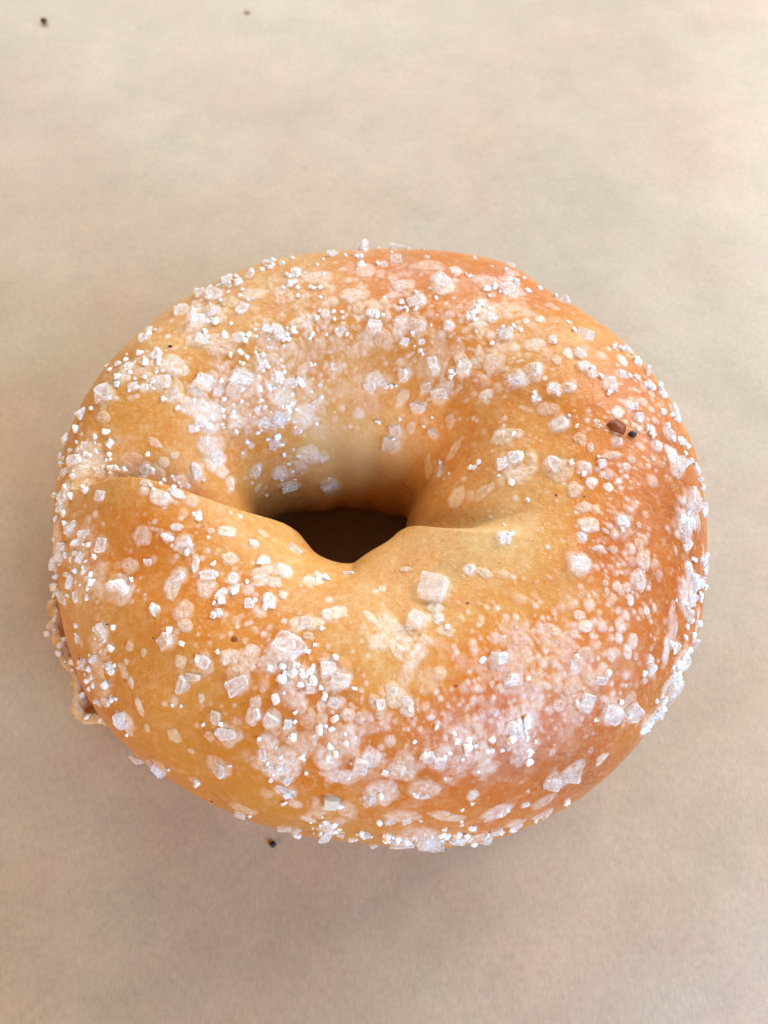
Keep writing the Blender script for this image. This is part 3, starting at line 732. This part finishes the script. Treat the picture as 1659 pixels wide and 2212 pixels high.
def crystal(x, y, w, h, ang, kind):
    p, n, mpp = on_crust(x, y)
    e1, e2 = tangent_frame(n, ang + rng.normal() * 0.15)
    if h > w:
        w, h, e1, e2 = h, w, e2, -e1
    tip = 0.35 if kind == '' else 0.10
    rot = Matrix((e1, e2, n)).transposed()
    rot = rot @ Matrix.Rotation(rng.normal() * tip, 3, 'X') @ Matrix.Rotation(rng.normal() * tip, 3, 'Y')
    if kind == '':
        rot = rot @ Matrix.Rotation(rng.normal() * 0.25, 3, 'Z')
    lst = protos[kind]
    me = lst[rng.integers(len(lst))]
    sx, sy = w * mpp * 0.95, h * mpp * 1.05
    sz = (sx + sy) * 0.5 * (rng.uniform(.6, .95) if kind == '' else 0.9)
    o = link('salt_crystal', me, bagel)
    q = p + n * sz * (0.06 if kind == '' else 0.02 if kind == 'cream' else 0.14)
    o.matrix_local = Matrix.Translation(q) @ rot.to_4x4() @ Matrix.Diagonal((sx, sy, sz, 1))
    crystal_spots.append((p, n, w * mpp))


EDGE = [((118, 1290), (113, 1150), (125, 1020), (150, 920)), ((1340, 735), (1440, 850), (1500, 970), (1526, 1110)),
        ((1528, 1180), (1520, 1310), (1490, 1430), (1400, 1580)), ((590, 1795), (760, 1822), (930, 1836), (1090, 1810)),
        ((420, 630), (560, 568), (720, 542), (860, 536))]


def fringe():
    e = np.array(EDGE[rng.integers(len(EDGE))], float)
    t = rng.uniform(0, 3)
    q = np.array([np.interp(t, range(4), e[:, 0]), np.interp(t, range(4), e[:, 1])])
    c = np.array([822.0, 1187.0])
    return q + (c - q) * abs(rng.normal()) * 0.022


for m in crystal_marks:
    crystal(*m)
for k in range(300 - len(crystal_marks)):
    x, y = fringe()
    w = rng.uniform(14, 26)
    crystal(x, y, w, w * rng.uniform(.7, 1), rng.uniform(0, 3), '')

# ---- crushed salt too fine to count
gv, gf, base = [], [], 0
tmpl = []
for me in protos[''][:12]:
    bm = bmesh.new(); bm.from_mesh(me); bmesh.ops.triangulate(bm, faces=bm.faces)
    bm.verts.ensure_lookup_table()
    tmpl.append((np.array([tuple(v.co) for v in bm.verts]), np.array([[v.index for v in f.verts] for f in bm.faces])))
    bm.free()


def grain(p, n, size):
    global base
    v, f = tmpl[rng.integers(len(tmpl))]
    q = rng.normal(size=4); q /= np.linalg.norm(q)
    R = np.array(Quaternion(q).to_matrix())
    gv.append((v * size) @ R.T + np.array(p) + np.array(n) * size * 0.15)
    gf.append(f + base)
    base += len(v)


for p, n, w in crystal_spots:
    for k in range(rng.integers(0, 3)):
        e1, e2 = tangent_frame(n, 0)
        s = p + e1 * float(rng.normal() * w * 0.65) + e2 * float(rng.normal() * w * 0.65)
        c, cn, _, _ = bvh.find_nearest(s)
        if cn.dot(n) < 0:
            cn = -cn
        grain(c, cn, rng.uniform(.0004, .0009))
for x, y, r in FROST:
    if 800 < x < 900 and 1350 < y < 1420:           # stretched bare skin, no grains there
        continue
    for k in range(int(r * 0.26)):
        p, n, mpp = on_crust(x + rng.normal() * r * 0.5, y + rng.normal() * r * 0.5)
        grain(p - n * 0.00010, n, min(.0011, .00042 * math.exp(abs(rng.normal()) * 0.5)))
for k in range(85):
    x, y = fringe()
    p, n, mpp = on_crust(x, y)
    grain(p, n, rng.uniform(.0005, .0012))
gr = link('salt_grain', mesh_from('salt_grain', np.concatenate(gv), np.concatenate(gf), M_GRAIN, smooth=False), bagel)
gr['kind'] = 'stuff'

# ------------------------------------------------------------------ torn skin hanging off the left side
def at_height(x, y, z):
    d = FW + RT * ((x - W / 2) / FPX) - UP * ((y - H / 2) / FPX)
    return CAM + d * ((z - CAM[2]) / d[2])


lip = [(122, 1272), (117, 1288), (92, 1310), (98, 1327), (112, 1340), (95, 1353), (101, 1380), (121, 1403), (126, 1426),
       (142, 1443), (151, 1476), (154, 1508), (156, 1530), (151, 1550), (166, 1566), (206, 1556), (229, 1575), (246, 1592)]
lip = np.array(lip, float) + np.array([7.0, -2.0])
tt = np.linspace(0, len(lip) - 1, 90)
lx = np.interp(tt, np.arange(len(lip)), lip[:, 0])
ly = np.interp(tt, np.arange(len(lip)), lip[:, 1])
rows = []
wob = np.stack([noise3(np.stack([tt * 0.55 + 11 * q, tt * 0 + q, tt * 0], -1)) + 0.5 * noise3(np.stack([tt * 1.5 + 7 * q, tt * 0, tt * 0 + q], -1))
                for q in range(4)], -1)
for k in range(len(tt)):
    end = min(1.0, 5 * min(k, len(tt) - 1 - k) / len(tt))
    o = at_height(lx[k] + wob[k, 0] * 5 + 8 * (1 - end), ly[k] + wob[k, 1] * 5, 0.0135)
    o[2] += 0.0016 * wob[k, 2] * 0.6
    inner, nn, _, _ = bvh.find_nearest(Vector((o[0], o[1], 0.0095)))
    inner = np.array(inner)
    c = np.array([ORG[0], ORG[1], 0.0])
    inw = (c - o) * np.array([1, 1, 0]); inw /= np.linalg.norm(inw)
    b0 = inner + inw * 0.0012 + np.array([0, 0, -0.002])
    row = []
    for j in range(9):
        f = j / 8
        q = b0 * (1 - f) + o * f
        q = q - np.array([0, 0, 0.0024 * math.sin(math.pi * f)]) * end
        q = q + inw * 0.0009 * max(0, f - 0.6) / 0.4 * (0.6 + wob[k, 3])
        row.append(q)
    rows.append(row)
rows = np.array(rows)
ker = np.ones(7) / 7
pad = np.concatenate([rows[:1].repeat(3, 0), rows, rows[-1:].repeat(3, 0)])
rows = np.apply_along_axis(lambda v: np.convolve(v, ker, 'valid'), 0, pad)
n0, n1 = rows.shape[:2]
idx = np.arange(n0 * n1).reshape(n0, n1)
F = np.stack([idx[:-1, :-1], idx[1:, :-1], idx[1:, 1:], idx[:-1, 1:]], -1).reshape(-1, 4)
RV = rows.reshape(-1, 3)
edge = np.tile(np.linspace(0, 1, n1), n0)
RV = RV + 0.0005 * np.stack([noise3(RV * 400), noise3(RV * 400 + 5), noise3(RV * 400 + 9)], -1)
skin = link('torn_skin', mesh_from('torn_skin', RV, F, M_CRUST,
            {'tone': np.full(len(RV), 0.0), 'olive': np.full(len(RV), 0.40), 'white': 0.04 + 0.2 * edge ** 2}), bagel)
K = 14
roll = []
for k in range(n0):
    t = rows[min(k + 1, n0 - 1), -1] - rows[max(k - 1, 0), -1]
    t /= np.linalg.norm(t) + 1e-9
    a = np.cross(t, (0, 0, 1)); a /= np.linalg.norm(a) + 1e-9
    b = np.cross(a, t)
    end = min(1.0, 6 * min(k, n0 - 1 - k) / n0 + 0.15)
    for q in range(K):
        an = 2 * math.pi * q / K
        roll.append(rows[k, -1] + (a * math.cos(an) * 0.0008 + b * math.sin(an) * 0.0005) * end)
roll = np.array(roll)
nz = noise3(roll * 520) + 0.7 * noise3(roll * 1300)
ctr = np.repeat(rows[:, -1], K, 0)
roll = ctr + (roll - ctr) * (1 + 0.9 * nz)[:, None] + 0.0005 * np.stack([noise3(roll * 300 + 4), noise3(roll * 300 + 8), noise3(roll * 300)], -1)
flakes, fbase, ff = [], 0, []
for k in range(18):
    i = rng.integers(3, n0 - 3)
    v, f = tmpl[rng.integers(len(tmpl))]
    R3 = np.array(Quaternion(rng.normal(size=4)).normalized().to_matrix())
    flakes.append((v * rng.uniform(.0004, .0009)) @ R3.T + rows[i, -1] + rng.normal(size=3) * (.0007, .0007, .0002) + (0, 0, .0005))
    ff.append(f + fbase)
    fbase += len(v)
ri_ = np.arange(n0 * K).reshape(n0, K)
FR = np.stack([ri_[:-1], ri_[1:], np.roll(ri_[1:], -1, 1), np.roll(ri_[:-1], -1, 1)], -1).reshape(-1, 4)
lip_ob = link('torn_edge', mesh_from('torn_edge', roll, FR, M_CRUST,
              {'tone': np.full(len(roll), 0.0), 'olive': np.full(len(roll), 0.30), 'white': np.clip(0.25 + 0.55 * nz, 0.0, 0.7)}), skin)
sg = link('salt_grain', mesh_from('salt_grain', np.concatenate(flakes), np.concatenate(ff), M_GRAIN, smooth=False), skin)
sg['kind'] = 'stuff'
md = skin.modifiers.new('thickness', 'SOLIDIFY')
md.thickness = 0.0009
md.offset = 0
skin['label'] = 'pale ragged edge of torn dough skin'

# ------------------------------------------------------------------ seeds and flecks
def pebble(name, size, mat, seed, squash=(1, 0.85, 0.75), sub=2, rough=0.10, kidney=False):
    bm = bmesh.new()
    bmesh.ops.create_icosphere(bm, subdivisions=sub, radius=0.5)
    for v in bm.verts:
        c = np.array(v.co)
        f = 1 + rough * float(noise3(c * 3 + seed)) * 2
        c = c * f * squash
        if kidney:
            c[1] += 0.35 * c[0] ** 2
            c *= 1 - 0.25 * math.exp(-((c[0]) ** 2 + (c[1] + 0.38) ** 2) / 0.03)
        v.co = c * size
    for f in bm.faces:
        f.smooth = True
    me = bpy.data.meshes.new(name)
    bm.to_mesh(me); bm.free()
    me.materials.append(mat)
    return me


def stuck(name, x, y, px, mat, seed, squash, rough=0.1, kidney=False, label=None, sink=0.2, ang=0.0):
    p, n, mpp = on_crust(x, y)
    e1, e2 = tangent_frame(n, ang)
    me = pebble(name, px * mpp, mat, seed, squash, 2, rough, kidney)
    o = link(name, me, bagel)
    o.matrix_local = Matrix.Translation(p + n * px * mpp * sink) @ Matrix((e1, e2, n)).transposed().to_4x4()
    if label:
        o['label'] = label
    return o


stuck('toasted_flake', 1333, 923, 42, M_FLAKE, 3, (1, .72, .42), 0.6, ang=0.3, sink=0.08, label='brown toasted flake stuck in the crust')
stuck('poppy_seed', 1365, 940, 18, M_SEED, 5, (1, .85, .8), 0.06, True, 'black kidney-shaped poppy seed beside the brown flake')
for k, (x, y, s) in enumerate([(368, 749, 9), (174, 1423, 9), (142, 1171, 5), (231, 1349, 5), (1201, 1070, 5), (331, 1378, 4),
                               (1262, 1073, 4), (446, 1752, 5)]):
    stuck('black_speck', x, y, s, M_SEED, 10 + k, (1, .7, .6), 0.2, sink=0.15)
for k, (x, y, s) in enumerate([(507, 1381, 15), (1010, 1303, 8), (566, 1328, 9), (985, 1482, 8)]):
    stuck('brown_fleck', x, y, s, M_FLAKE, 30 + k, (1, .8, .16), 0.55, sink=0.0)


def on_paper(name, x, y, px, mat, seed, squash, label, cat, group=None):
    p = at_height(x, y, 0.0)
    mpp = float((p - CAM) @ FW) / FPX
    me = pebble(name, px * mpp, mat, seed, squash, 2, 0.12)
    o = link(name, me)
    z = min(v.co.z for v in me.vertices)
    hit = 0.0011 * noise3(np.array([p[0] * 16, p[1] * 16, 0])) + 0.0005 * noise3(np.array([p[0] * 45 + 7, p[1] * 45, 0]))
    hit *= float(sstep(0.045, 0.10, math.hypot(p[0], p[1] - 0.005)))
    o.location = (p[0], p[1], float(hit) - z)
    o['label'] = label
    o['category'] = cat
    if group:
        o['group'] = group


on_paper('poppy_seed', 590, 1824, 15, M_SEED, 41, (1, .9, .8), "black poppy seed on the paper just below the bagel's lower edge", 'seed')
on_paper('crumb', 97, 50, 15, M_CRUMB, 42, (1, .9, .6), "dark brown crumb alone in the paper's top left corner", 'crumb')
on_paper('crumb', 535, 28, 13, M_PAPER, 43, (1, .95, .35), 'paper-coloured round fleck near the top edge of the sheet', 'crumb')
